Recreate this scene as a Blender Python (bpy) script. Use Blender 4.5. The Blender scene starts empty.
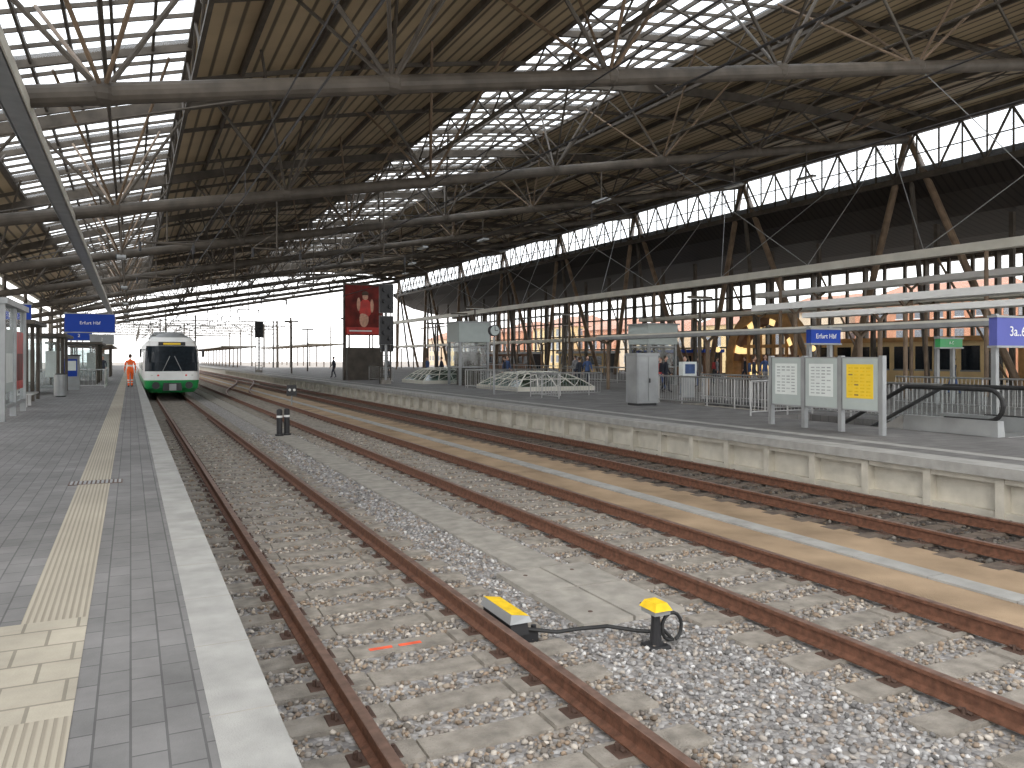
import bpy, math, random
import numpy as np
from mathutils import Vector, Matrix
random.seed(7); rng=np.random.default_rng(7)
scene=bpy.context.scene
try:
    scene.view_settings.view_transform='Standard'
    scene.view_settings.look='None'
except Exception as e: print(e)

# ------------------------------------------------------------------ materials
def new_mat(name):
    m=bpy.data.materials.new(name); m.use_nodes=True
    nt=m.node_tree; nt.nodes.clear()
    out=nt.nodes.new('ShaderNodeOutputMaterial'); return m,nt,out
def L(nt,a,b): nt.links.new(a,b)
def mat(name,col,rough=.7,metal=0.,nscale=6.,namt=.25,bump=.0,bscale=40.,emit=None,estr=0.,spec=.5):
    m,nt,out=new_mat(name)
    p=nt.nodes.new('ShaderNodeBsdfPrincipled'); L(nt,p.outputs[0],out.inputs[0])
    p.inputs['Roughness'].default_value=rough; p.inputs['Metallic'].default_value=metal
    p.inputs['Specular IOR Level'].default_value=spec
    tc=nt.nodes.new('ShaderNodeTexCoord')
    n=nt.nodes.new('ShaderNodeTexNoise'); n.inputs['Scale'].default_value=nscale; n.inputs['Detail'].default_value=5
    L(nt,tc.outputs['Object'],n.inputs['Vector'])
    cr=nt.nodes.new('ShaderNodeValToRGB')
    a=[max(0,c*(1-namt)) for c in col]; b=[min(1,c*(1+namt)) for c in col]
    cr.color_ramp.elements[0].position=.3; cr.color_ramp.elements[1].position=.7
    cr.color_ramp.elements[0].color=(*a,1); cr.color_ramp.elements[1].color=(*b,1)
    L(nt,n.outputs['Fac'],cr.inputs[0]); L(nt,cr.outputs[0],p.inputs['Base Color'])
    if bump>0:
        n2=nt.nodes.new('ShaderNodeTexNoise'); n2.inputs['Scale'].default_value=bscale; n2.inputs['Detail'].default_value=4
        L(nt,tc.outputs['Object'],n2.inputs['Vector'])
        bp=nt.nodes.new('ShaderNodeBump'); bp.inputs['Strength'].default_value=bump; bp.inputs['Distance'].default_value=.02
        L(nt,n2.outputs['Fac'],bp.inputs['Height']); L(nt,bp.outputs[0],p.inputs['Normal'])
    if emit:
        p.inputs['Emission Color'].default_value=(*emit,1); p.inputs['Emission Strength'].default_value=estr
    return m
def glass(name,tint=(.93,.96,.98),diff=.12,dcol=(.8,.85,.9),gloss=.06):
    m,nt,out=new_mat(name)
    t=nt.nodes.new('ShaderNodeBsdfTransparent'); t.inputs[0].default_value=(*tint,1)
    d=nt.nodes.new('ShaderNodeBsdfTranslucent'); d.inputs[0].default_value=(*dcol,1)
    g=nt.nodes.new('ShaderNodeBsdfGlossy'); g.inputs['Roughness'].default_value=.08
    m1=nt.nodes.new('ShaderNodeMixShader'); m1.inputs[0].default_value=diff
    m2=nt.nodes.new('ShaderNodeMixShader'); m2.inputs[0].default_value=gloss
    L(nt,t.outputs[0],m1.inputs[1]); L(nt,d.outputs[0],m1.inputs[2])
    L(nt,m1.outputs[0],m2.inputs[1]); L(nt,g.outputs[0],m2.inputs[2]); L(nt,m2.outputs[0],out.inputs[0])
    return m
def brickmat(name,c1,c2,mortar,bw,rh,scale=1.,msize=.012,rough=.75,rot=0.,bump=.3,big=.25):
    m,nt,out=new_mat(name)
    p=nt.nodes.new('ShaderNodeBsdfPrincipled'); L(nt,p.outputs[0],out.inputs[0]); p.inputs['Roughness'].default_value=rough
    p.inputs['Specular IOR Level'].default_value=.3
    tc=nt.nodes.new('ShaderNodeTexCoord'); mp=nt.nodes.new('ShaderNodeMapping'); mp.inputs['Rotation'].default_value[2]=rot
    L(nt,tc.outputs['Object'],mp.inputs['Vector'])
    b=nt.nodes.new('ShaderNodeTexBrick'); b.inputs['Scale'].default_value=scale
    b.inputs['Brick Width'].default_value=bw; b.inputs['Row Height'].default_value=rh; b.inputs['Mortar Size'].default_value=msize
    b.inputs['Color1'].default_value=(*c1,1); b.inputs['Color2'].default_value=(*c2,1); b.inputs['Mortar'].default_value=(*mortar,1)
    L(nt,mp.outputs[0],b.inputs['Vector'])
    n=nt.nodes.new('ShaderNodeTexNoise'); n.inputs['Scale'].default_value=.9; n.inputs['Detail'].default_value=8; n.inputs['Roughness'].default_value=.7
    L(nt,tc.outputs['Object'],n.inputs['Vector'])
    mr=nt.nodes.new('ShaderNodeMapRange'); mr.inputs['From Min'].default_value=.3; mr.inputs['From Max'].default_value=.7
    mr.inputs['To Min'].default_value=1-big; mr.inputs['To Max'].default_value=1+big; L(nt,n.outputs['Fac'],mr.inputs['Value'])
    mx=nt.nodes.new('ShaderNodeVectorMath'); mx.operation='SCALE'; L(nt,b.outputs['Color'],mx.inputs[0]); L(nt,mr.outputs[0],mx.inputs['Scale'])
    L(nt,mx.outputs[0],p.inputs['Base Color'])
    n2=nt.nodes.new('ShaderNodeTexNoise'); n2.inputs['Scale'].default_value=90; L(nt,tc.outputs['Object'],n2.inputs['Vector'])
    bp=nt.nodes.new('ShaderNodeBump'); bp.inputs['Strength'].default_value=bump; bp.inputs['Distance'].default_value=.005
    L(nt,n2.outputs['Fac'],bp.inputs['Height']); L(nt,bp.outputs[0],p.inputs['Normal'])
    return m
def ballastmat(name,cols,scale=20,lo=.55):
    m,nt,out=new_mat(name)
    p=nt.nodes.new('ShaderNodeBsdfPrincipled'); L(nt,p.outputs[0],out.inputs[0]); p.inputs['Roughness'].default_value=.9
    tc=nt.nodes.new('ShaderNodeTexCoord')
    v=nt.nodes.new('ShaderNodeTexVoronoi'); v.inputs['Scale'].default_value=scale; L(nt,tc.outputs['Object'],v.inputs['Vector'])
    sp=nt.nodes.new('ShaderNodeSeparateXYZ'); L(nt,v.outputs['Color'],sp.inputs[0])
    cr=nt.nodes.new('ShaderNodeValToRGB'); e=cr.color_ramp.elements
    while len(e)<len(cols): e.new(.5)
    for i,c in enumerate(cols): e[i].position=i/(len(cols)-1); e[i].color=(*c,1)
    L(nt,sp.outputs[0],cr.inputs[0])
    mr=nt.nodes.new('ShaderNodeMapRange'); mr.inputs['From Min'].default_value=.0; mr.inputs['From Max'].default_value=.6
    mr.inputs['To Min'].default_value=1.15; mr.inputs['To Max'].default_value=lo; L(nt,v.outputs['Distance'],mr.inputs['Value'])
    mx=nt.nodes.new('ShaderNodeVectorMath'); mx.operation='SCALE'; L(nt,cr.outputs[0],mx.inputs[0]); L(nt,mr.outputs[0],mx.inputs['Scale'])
    L(nt,mx.outputs[0],p.inputs['Base Color'])
    bp=nt.nodes.new('ShaderNodeBump'); bp.invert=True; bp.inputs['Strength'].default_value=.5; bp.inputs['Distance'].default_value=.03
    L(nt,v.outputs['Distance'],bp.inputs['Height']); L(nt,bp.outputs[0],p.inputs['Normal'])
    return m
def stripemat(name,c,dark,period,axis='X',rough=.6,width=.25,metal=0.):
    m,nt,out=new_mat(name)
    p=nt.nodes.new('ShaderNodeBsdfPrincipled'); L(nt,p.outputs[0],out.inputs[0]); p.inputs['Roughness'].default_value=rough
    p.inputs['Metallic'].default_value=metal
    tc=nt.nodes.new('ShaderNodeTexCoord'); sp=nt.nodes.new('ShaderNodeSeparateXYZ'); L(nt,tc.outputs['Object'],sp.inputs[0])
    d=nt.nodes.new('ShaderNodeMath'); d.operation='DIVIDE'; d.inputs[1].default_value=period; L(nt,sp.outputs[axis],d.inputs[0])
    f=nt.nodes.new('ShaderNodeMath'); f.operation='FRACT'; L(nt,d.outputs[0],f.inputs[0])
    cr=nt.nodes.new('ShaderNodeValToRGB'); e=cr.color_ramp.elements
    e[0].position=width*.6; e[0].color=(*dark,1); e[1].position=width; e[1].color=(*c,1)
    x=e.new(.93); x.color=(*c,1); y=e.new(1.0); y.color=(*dark,1)
    L(nt,f.outputs[0],cr.inputs[0])
    n=nt.nodes.new('ShaderNodeTexNoise'); n.inputs['Scale'].default_value=.5; n.inputs['Detail'].default_value=4; L(nt,tc.outputs['Object'],n.inputs['Vector'])
    mr=nt.nodes.new('ShaderNodeMapRange'); mr.inputs['To Min'].default_value=.7; mr.inputs['To Max'].default_value=1.3; L(nt,n.outputs['Fac'],mr.inputs['Value'])
    mx=nt.nodes.new('ShaderNodeVectorMath'); mx.operation='SCALE'; L(nt,cr.outputs[0],mx.inputs[0]); L(nt,mr.outputs[0],mx.inputs['Scale'])
    L(nt,mx.outputs[0],p.inputs['Base Color'])
    bp=nt.nodes.new('ShaderNodeBump'); bp.inputs['Strength'].default_value=.6; bp.inputs['Distance'].default_value=.05
    L(nt,cr.outputs[0],bp.inputs['Height']); L(nt,bp.outputs[0],p.inputs['Normal'])
    return m

M={}
M['steel']=mat('dark_steel_paint',(.085,.072,.058),.6,0,2,.3,spec=.3)
M['steel_b']=mat('brown_steel_paint',(.19,.135,.09),.5,0,2,.3,spec=.3)
M['steel_l']=mat('light_steel_paint',(.62,.60,.52),.5,.1,1,.12)
M['greymetal']=mat('grey_metal',(.30,.31,.31),.45,.4,2,.15)
M['stainless']=mat('stainless_steel',(.42,.42,.41),.35,.8,2,.1)
M['ceil']=stripemat('ceiling_cladding',(.47,.365,.225),(.12,.09,.055),.5,'X')
M['rooftop']=mat('roof_sheet_outside',(.35,.35,.36),.6)
M['roofshade']=stripemat('roof_cladding_painted_shade',(.030,.025,.022),(.012,.010,.009),.5,'Y')  # near-black colour paints in the shade under the side aisle roof
M['glass']=glass('roof_glass')
M['glassw']=glass('wall_glass',(.93,.95,.95),.03,(.8,.8,.8),.05)
M['glassd']=glass('dark_green_glass',(.25,.38,.36),.1,(.2,.35,.3),.25)
M['pave']=brickmat('platform_paving',(.155,.152,.148),(.19,.185,.18),(.10,.098,.096),.3,.15,msize=.006,rot=math.pi/2,rough=.9)
M['paveR']=brickmat('concourse_paving',(.135,.13,.126),(.175,.17,.162),(.085,.085,.085),.6,.3,msize=.008,big=.3,rough=.7)
M['edge']=mat('platform_edge_concrete',(.33,.325,.305),.85,0,4,.15,.3,120,spec=.2)
M['tact']=stripemat('tactile_ribbed_paving',(.36,.325,.255),(.25,.22,.17),.04,'X',.8,.5)
M['tact2']=brickmat('tactile_slab_paving',(.33,.30,.24),(.38,.345,.275),(.21,.19,.15),.3,.3,msize=.01)
M['conc']=mat('concrete',(.31,.29,.255),.85,0,5,.2,.4,60,spec=.2)
M['concl']=mat('light_precast_concrete',(.50,.47,.40),.85,0,3,.15,.3,50,spec=.2)
M['sleeper']=mat('sleeper_concrete',(.27,.245,.21),.9,0,7,.28,.6,60,spec=.2)
M['sleeperd']=mat('dirty_sleeper_concrete',(.13,.105,.085),.9,0,7,.28,.6,60,spec=.2)
M['rail']=mat('rusty_rail',(.14,.065,.04),.7,.1,14,.35,.3,80,spec=.3)
M['railtop']=mat('rail_running_surface',(.20,.125,.095),.5,.4,10,.3)
M['clip']=mat('rail_fastening',(.10,.06,.045),.7,.3)
G=[(.16,.15,.145),(.34,.33,.32),(.25,.22,.19),(.46,.445,.43),(.28,.265,.25),(.21,.2,.195),(.38,.35,.31)]
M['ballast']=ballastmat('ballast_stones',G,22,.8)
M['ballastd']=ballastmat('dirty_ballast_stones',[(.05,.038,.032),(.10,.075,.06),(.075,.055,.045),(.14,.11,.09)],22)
M['sand']=mat('sandy_gravel',(.34,.25,.165),.95,0,1.2,.25,.8,70,spec=.1)
M['earth']=mat('trackbed_earth',(.28,.25,.22),.95,0,.5,.25,.5,10)
M['yellow']=mat('yellow_paint',(.80,.52,.02),.6,0,10,.2,spec=.2)
M['black']=mat('black_plastic',(.02,.02,.022),.45)
M['white']=mat('white_paint',(.8,.8,.78),.4,0,2,.05)
M['green']=mat('green_train_paint',(.02,.30,.08),.3,0,2,.08)
M['tglass']=mat('train_window_glass',(.015,.02,.025),.12,spec=.25)
M['hglass']=mat('house_window',(.20,.22,.25),.3)
M['blue']=mat('sign_blue',(.015,.055,.34),.5,0,2,.05,spec=.2)
M['purple']=mat('sign_violet_blue',(.10,.115,.38),.5,0,2,.05,spec=.2)
M['red']=mat('poster_red',(.5,.03,.02),.5,0,1.5,.4)
M['dred']=mat('poster_dark_red',(.14,.015,.01),.5,0,1.5,.5,spec=.2)
M['skinc']=mat('poster_skin',(.55,.3,.2),.5)
M['orange']=mat('hi_vis_orange',(.95,.14,.02),.7,0,10,.1)
M['reflect']=mat('reflective_tape',(.75,.75,.7),.3)
M['skin']=mat('skin',(.62,.38,.28),.5,0,10,.08)
M['hair']=mat('hair_brown',(.06,.035,.02),.7)
M['cdark']=mat('cloth_dark',(.03,.035,.05),.9)
M['cblue']=mat('cloth_blue',(.06,.10,.22),.9)
M['cred']=mat('cloth_red',(.4,.05,.05),.9)
M['cgrey']=mat('cloth_grey',(.25,.25,.26),.9)
M['paper']=mat('timetable_paper',(.72,.76,.73),.5,0,3,.05)
M['frame']=mat('pale_green_grey_board',(.42,.47,.45),.5,0,3,.05)
M['print']=mat('printed_text_grey',(.40,.43,.42),.6)
M['ypaper']=mat('yellow_timetable',(.88,.60,.03),.5,0,3,.05)
M['spray']=mat('orange_spray_paint',(.85,.12,.05),.8)
M['greenlamp']=mat('signal_green_lamp',(.0,.5,.2),.3,emit=(.05,1,.4),estr=4)
M['lamp']=mat('warm_lamp_glow',(.9,.7,.3),.4,emit=(1,.7,.3),estr=1.2)
M['hlamp']=mat('headlight_glass',(.7,.7,.66),.2)
M['redlamp']=mat('signal_red',(.7,.02,.02),.3)
M['wallbeige']=mat('plaster_beige',(.72,.58,.42),.9,0,1,.1)
M['wallred']=mat('plaster_terracotta',(.62,.29,.17),.9,0,1,.12)
M['wallyel']=mat('plaster_yellow',(.78,.58,.30),.9,0,1,.1)
M['walldark']=mat('shop_brown_panel',(.26,.14,.08),.8,0,1,.2)
M['tiles']=mat('roof_tiles',(.45,.24,.17),.9,0,3,.12)
M['wood']=mat('arch_brown_wood',(.50,.27,.10),.7,0,2,.25)
M['bark']=mat('tree_bark',(.12,.09,.06),.9,0,6,.3)
M['foliage']=mat('foliage',(.20,.24,.08),.95,0,2,.4)
M['foliage2']=mat('spring_foliage_yellow',(.55,.48,.10),.95,0,2,.35)
M['rubber']=mat('rubber_black',(.015,.015,.015),.6)

# ------------------------------------------------------------------ builder
class B:
    def __init__(s): s.v=[]; s.f=[]; s.m=[]; s.mats=[]
    def mi(s,k):
        if k not in s.mats: s.mats.append(k)
        return s.mats.index(k)
    def add(s,vs,fs,k):
        o=len(s.v); s.v+= [tuple(p) for p in vs]; i=s.mi(k)
        for f in fs: s.f.append(tuple(a+o for a in f)); s.m.append(i)
    def box(s,x0,x1,y0,y1,z0,z1,k,inset=0,top=None):
        i=inset
        vs=[(x0,y0,z0),(x1,y0,z0),(x1,y1,z0),(x0,y1,z0),(x0+i,y0+i,z1),(x1-i,y0+i,z1),(x1-i,y1-i,z1),(x0+i,y1-i,z1)]
        s.add(vs,[(0,3,2,1),(0,1,5,4),(1,2,6,5),(2,3,7,6),(3,0,4,7)],k)
        s.add(vs[4:],[(0,1,2,3)],top or k)
    def beam(s,p,q,w,h,k):
        p=Vector(p);q=Vector(q);d=(q-p).normalized(); up=Vector((0,0,1))
        if abs(d.z)>.95: up=Vector((0,1,0))
        r=d.cross(up).normalized(); u=r.cross(d).normalized()
        vs=[]
        for c in(p,q):
            for a,b in((-1,-1),(1,-1),(1,1),(-1,1)): vs.append(c+r*(a*w/2)+u*(b*h/2))
        s.add(vs,[(0,3,2,1),(0,1,5,4),(1,2,6,5),(2,3,7,6),(3,0,4,7),(4,5,6,7)],k)
    def tube(s,p,q,r,k,n=8,r2=None):
        p=Vector(p);q=Vector(q)
        if (q-p).length<1e-6: return
        d=(q-p).normalized(); up=Vector((0,0,1)) if abs(d.z)<.95 else Vector((0,1,0))
        a=d.cross(up).normalized(); b=a.cross(d); r2=r if r2 is None else r2
        vs=[]
        for c,rr in((p,r),(q,r2)):
            for i in range(n):
                t=2*math.pi*i/n; vs.append(c+a*(math.cos(t)*rr)+b*(math.sin(t)*rr))
        fs=[(i,(i+1)%n,n+(i+1)%n,n+i) for i in range(n)]+[tuple(range(n-1,-1,-1)),tuple(range(n,2*n))]
        s.add(vs,fs,k)
    def path(s,pts,r,k,n=8):
        for a,b in zip(pts[:-1],pts[1:]): s.tube(a,b,r,k,n)
        for a in pts[1:-1]: s.ball(a,(r,r,r),k,6,4)
    def ball(s,c,d,k,n=10,m=7):
        vs=[(c[0],c[1],c[2]-d[2])]
        for j in range(1,m):
            ph=-math.pi/2+math.pi*j/m
            for i in range(n):
                t=2*math.pi*i/n; vs.append((c[0]+d[0]*math.cos(ph)*math.cos(t),c[1]+d[1]*math.cos(ph)*math.sin(t),c[2]+d[2]*math.sin(ph)))
        vs.append((c[0],c[1],c[2]+d[2])); fs=[]
        for i in range(n): fs.append((0,1+(i+1)%n,1+i))
        for j in range(m-2):
            for i in range(n): fs.append((1+j*n+i,1+j*n+(i+1)%n,1+(j+1)*n+(i+1)%n,1+(j+1)*n+i))
        e=len(vs)-1; o=1+(m-2)*n
        for i in range(n): fs.append((o+i,o+(i+1)%n,e))
        s.add(vs,fs,k)
    def prof(s,pts,path,ks,cap=True):
        n=len(pts); vs=[]
        for (x,y) in path:
            for(dx,z) in pts: vs.append((x+dx,y,z))
        if isinstance(ks,str): ks=[ks]*n
        o=len(s.v); s.v+=vs
        for i in range(n):
            mi=s.mi(ks[i])
            for j in range(len(path)-1):
                s.f.append((o+j*n+i,o+j*n+(i+1)%n,o+(j+1)*n+(i+1)%n,o+(j+1)*n+i)); s.m.append(mi)
        if cap:
            s.f.append(tuple(o+i for i in range(n))); s.m.append(s.mi(ks[0]))
            s.f.append(tuple(o+(len(path)-1)*n+i for i in range(n-1,-1,-1))); s.m.append(s.mi(ks[0]))
    def done(s,name,smooth=False,parent=None):
        me=bpy.data.meshes.new(name); me.from_pydata(s.v,[],s.f)
        for k in s.mats: me.materials.append(M[k])
        me.polygons.foreach_set('material_index',s.m)
        if smooth: me.polygons.foreach_set('use_smooth',[True]*len(s.f))
        me.update()
        o=bpy.data.objects.new(name,me); scene.collection.objects.link(o)
        if parent: o.parent=parent
        return o
def text_child(txt,size,loc,rot,k,parent,name='lettering'):
    c=bpy.data.curves.new(name,'FONT'); c.body=txt; c.size=size; c.align_x='CENTER'; c.align_y='CENTER'; c.extrude=.004
    t=bpy.data.objects.new(name,c); scene.collection.objects.link(t); t.location=loc; t.rotation_euler=rot
    c.materials.append(M[k]); t.parent=parent; return t

CZ=2.3          # camera height above rail head
PZ=.60          # platform level
GZ=-.20         # ballast level

# ------------------------------------------------------------------ ground and ballast
b=B()
b.box(-120,160,-15,420,-.6,GZ-.06,'earth'); b.done('ground')
b=B(); b.box(.80,7.2,-6,260,GZ-.06,GZ,'ballast')
b.done('ballast_bed')
b=B(); b.box(9.2,12.1,-6,260,GZ-.06,GZ,'ballastd'); b.done('ballast_bed')
b=B(); b.box(7.2,9.2,-6,260,GZ-.06,GZ+.03,'sand'); b.done('sandy_path')
def stones(name,x0,x1,y0,y1,dens,smin,smax,tracks=(2.11,6.05),dark=1.,slabs=True):
    N=int((x1-x0)*(y1-y0)*dens)
    P=rng.uniform([x0,y0],[x1,y1],(N,2))
    ph=(P[:,1]/.6)%1.0
    keep=np.ones(N,bool)
    for xc in tracks:
        on=(abs(P[:,0]-xc)<1.27)&((ph<.24)|(ph>.76))
        keep&=~(on&(rng.random(N)>.03))
        for rx in(xc-.75,xc+.75): keep&=~(abs(P[:,0]-rx)<.085)
    if slabs:
        keep&=~((P[:,0]>4.03)&(P[:,0]<4.67)&(P[:,1]>8.0)&(rng.random(N)>.02))
        keep&=~((P[:,0]>3.72)&(P[:,0]<4.93)&(P[:,1]>6.2)&(P[:,1]<8.3)&(rng.random(N)>.01))
    P=P[keep]; N=len(P)
    t=(1+5**.5)/2
    ico=np.array([(-1,t,0),(1,t,0),(-1,-t,0),(1,-t,0),(0,-1,t),(0,1,t),(0,-1,-t),(0,1,-t),(t,0,-1),(t,0,1),(-t,0,-1),(-t,0,1)])/1.9
    F=np.array([(0,11,5),(0,5,1),(0,1,7),(0,7,10),(0,10,11),(1,5,9),(5,11,4),(11,10,2),(10,7,6),(7,1,8),(3,9,4),(3,4,2),(3,2,6),(3,6,8),(3,8,9),(4,9,5),(2,4,11),(6,2,10),(8,6,7),(9,8,1)])
    V=ico[None]*rng.uniform(.68,1.2,(N,12,1))
    sz=rng.uniform(smin,smax,(N,1,1))/2*rng.uniform(.6,1.25,(N,1,3)); sz[...,2]*=.8
    V=V*sz
    a=rng.uniform(0,6.283,N); c,s_=np.cos(a)[:,None],np.sin(a)[:,None]
    tl=rng.uniform(-.6,.6,N)[:,None]
    X=V[...,0]*c-V[...,1]*s_; Y=V[...,0]*s_+V[...,1]*c; Z=V[...,2]
    Z2=Z*np.cos(tl)+X*np.sin(tl); X2=X*np.cos(tl)-Z*np.sin(tl)
    zc=GZ+rng.uniform(-.005,.018,N)
    V=np.stack([X2+P[:,0:1],Y+P[:,1:2],Z2+zc[:,None]],-1).reshape(-1,3)
    FF=(F[None]+np.arange(N)[:,None,None]*12).reshape(-1,3)
    me=bpy.data.meshes.new(name)
    me.vertices.add(len(V)); me.vertices.foreach_set('co',V.ravel())
    me.loops.add(FF.size); me.loops.foreach_set('vertex_index',FF.ravel())
    me.polygons.add(len(FF)); me.polygons.foreach_set('loop_start',np.arange(len(FF))*3); me.polygons.foreach_set('loop_total',np.full(len(FF),3))
    me.update(calc_edges=True)
    pal=np.array([(.16,.155,.15),(.30,.295,.29),(.24,.205,.175),(.47,.46,.445),(.27,.26,.25),(.21,.20,.195),(.37,.335,.295),(.28,.23,.185),(.35,.345,.34)])
    col=pal[rng.integers(0,len(pal),N)]*rng.uniform(.75,1.25,(N,1))*dark
    inn=np.zeros(N,bool)
    for xc in tracks: inn|=abs(P[:,0]-xc)<1.25
    col[inn]*=np.array([.96,.89,.80])
    ca=me.color_attributes.new('stone_col','FLOAT_COLOR','POINT')
    cc=np.concatenate([np.repeat(col,12,0),np.ones((N*12,1))],1); ca.data.foreach_set('color',cc.ravel())
    m,nt,out=new_mat(name+'_mat'); p=nt.nodes.new('ShaderNodeBsdfPrincipled'); p.inputs['Roughness'].default_value=.9
    p.inputs['Specular IOR Level'].default_value=.2
    at=nt.nodes.new('ShaderNodeAttribute'); at.attribute_name='stone_col'
    L(nt,at.outputs['Color'],p.inputs['Base Color']); L(nt,p.outputs[0],out.inputs[0]); me.materials.append(m)
    o=bpy.data.objects.new(name,me); scene.collection.objects.link(o)
stones('ballast_stones',.84,7.15,1.8,13,480,.030,.060)
stones('ballast_stones',.84,7.15,13,27,190,.04,.072)
stones('ballast_stones',9.25,12.0,6,22,130,.045,.08,(10.35,),.36,False)

# ------------------------------------------------------------------ tracks
RP=[(-.06,-.16),(.06,-.16),(.06,-.148),(.012,-.125),(.01,-.045),(.036,-.033),(.036,-.004),(.03,0),(-.03,0),(-.036,-.004),(-.036,-.033),(-.01,-.045),(-.012,-.125),(-.06,-.148)]
RK=['rail']*6+['railtop','railtop','railtop']+['rail']*5
def track(xc,k='sleeper',y1=250):
    b=B()
    for sx in(-.7535,.7535): b.prof(RP,[(xc+sx,-6),(xc+sx,y1)],RK)
    y=-5.4
    while y<160:
        w=.14
        for (xa,xb,top) in((-1.3,-.45,.0),(-.45,.45,-.012),(.45,1.3,.0)):
            b.box(xc+xa,xc+xb,y-w,y+w,GZ-.05,GZ+.032+top,k,.012)
        if y<34:
            for sx in(-.7535,.7535):
                b.box(xc+sx-.17,xc+sx+.17,y-.09,y+.09,GZ+.02,GZ+.042,'clip',.01)
                for q in(-.1,.1):
                    b.tube((xc+sx+q,y-.05,GZ+.05),(xc+sx+q,y+.05,GZ+.062),.013,'clip',6)
                    b.tube((xc+sx+q*1.2,y,GZ+.03),(xc+sx+q*1.2,y,GZ+.085),.014,'clip',6)
        y+=.6
    return b.done('railway_track')
track(2.11); track(6.05); track(10.35,'sleeperd')
b=B()
for off in(-.7535,.7535):
    pts=[]
    for i in range(25):
        t=i/24; s=t*t*(3-2*t); pts.append((6.05+off+(10.35-6.05)*s,48+t*40))
    b.prof(RP,pts,RK)
for i in range(50):
    t=i/49; s=t*t*(3-2*t); x=6.05+4.3*s; y=48+t*40
    b.box(x-1.3,x+1.3,y+.2,y+.4,GZ,GZ+.03,'sleeper')
b.done('track_crossover')
b=B(); y=8.3
while y<170:
    b.box(4.05,4.65,y+.008,y+.992,GZ-.04,GZ+.035,'conc',.006); y+=1.0
b.done('concrete_walkway')
b=B()
for (x0,x1,y0,y1) in((3.75,4.3,7.4,8.25),(4.32,4.9,7.4,8.25),(3.75,4.3,6.3,7.38),(4.32,4.9,6.3,7.38)):
    b.box(x0,x1,y0,y1,GZ-.04,GZ+.045,'conc',.006)
for (x,y) in((4.0,6.6),(4.6,6.6),(4.0,8.0),(4.6,8.0)): b.tube((x,y,GZ+.04),(x,y,GZ+.049),.025,'clip',8)
b.done('cable_duct_cover')
b=B(); y=-6
while y<170:
    b.box(8.0,8.3,y+.006,y+.994,GZ-.03,GZ+.055,'edge',.004); y+=1
b.done('cable_trough')
b=B(); ys=-5.4+.6*20
for x0 in(1.82,2.08): b.box(x0,x0+.2,ys-.03,ys+.02,GZ+.014,GZ+.0235,'spray')
b.done('spray_paint_mark')

# yellow trackside equipment
b=B()
y0,y1=6.15,6.75
b.box(2.93,3.11,y0,y1,GZ+.10,GZ+.21,'black',.01)
b.add([(2.92,y0-.02,GZ+.21),(3.13,y0-.02,GZ+.21),(3.13,y1+.02,GZ+.21),(2.92,y1+.02,GZ+.21),(2.94,y0,GZ+.29),(3.11,y0,GZ+.26),(3.11,y1,GZ+.26),(2.94,y1,GZ+.29)],[(0,1,5,4),(1,2,6,5),(2,3,7,6),(3,0,4,7)],'greymetal')
b.add([(2.94,y0,GZ+.291),(3.11,y0,GZ+.261),(3.11,y1,GZ+.261),(2.94,y1,GZ+.291)],[(0,1,2,3)],'yellow')
for y in(6.22,6.44,6.66):
    b.box(2.88,3.22,y-.03,y+.03,GZ+.0,GZ+.11,'black'); b.tube((3.19,y,GZ+.02),(3.19,y,GZ+.15),.025,'black')
b.path([(3.11,6.2,GZ+.13),(3.35,6.1,GZ+.1),(3.6,6.08,GZ+.1),(3.85,6.06,GZ+.09),(4.05,5.9,GZ+.07),(4.2,5.75,GZ+.08)],.018,'rubber')
b.done('axle_counter_box')
b=B(); X,Y=4.08,5.65
b.box(X-.1,X+.1,Y-.1,Y+.1,GZ-.02,GZ+.03,'black',.01)
b.tube((X,Y,GZ),(X,Y,GZ+.31),.055,'black',10,.035)
b.tube((X+.03,Y,GZ+.02),(X-.02,Y,GZ+.3),.03,'black')
b.box(X-.08,X+.08,Y-.10,Y+.10,GZ+.30,GZ+.34,'greymetal')
b.box(X-.09,X+.09,Y-.12,Y+.12,GZ+.34,GZ+.40,'yellow',.035)
lp=[]
for i in range(15):
    t=math.radians(-70+i*25); lp.append((X+.16+.10*math.cos(t),Y-.02+.02*i/14,GZ+.16+.12*math.sin(t)))
b.path([(X,Y,GZ+.22)]+lp[::-1],.016,'rubber')
b.done('signal_cable_post')
def bollard(x,y,z,h,r=.09):
    b=B(); b.tube((x,y,z-.02),(x,y,z+.06),r*1.5,'black',12); b.tube((x,y,z),(x,y,z+h),r,'black',12)
    b.tube((x,y,z+h*.72),(x,y,z+h*.8),r*1.02,'white',12); b.ball((x,y,z+h),(r,r,.05),'black'); b.done('track_marker_post')
bollard(4.2,25.6,GZ+.03,.8); bollard(4.46,25.8,GZ+.03,.8)
b=B(); b.tube((7.5,42,GZ+.0),(7.5,42,.35),.04,'greymetal'); b.box(7.25,7.75,41.9,42.1,.3,.85,'black',.02); b.ball((7.38,41.9,.6),(.07,.04,.07),'white'); b.ball((7.62,41.9,.6),(.07,.04,.07),'white'); b.done('shunting_signal')

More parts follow.
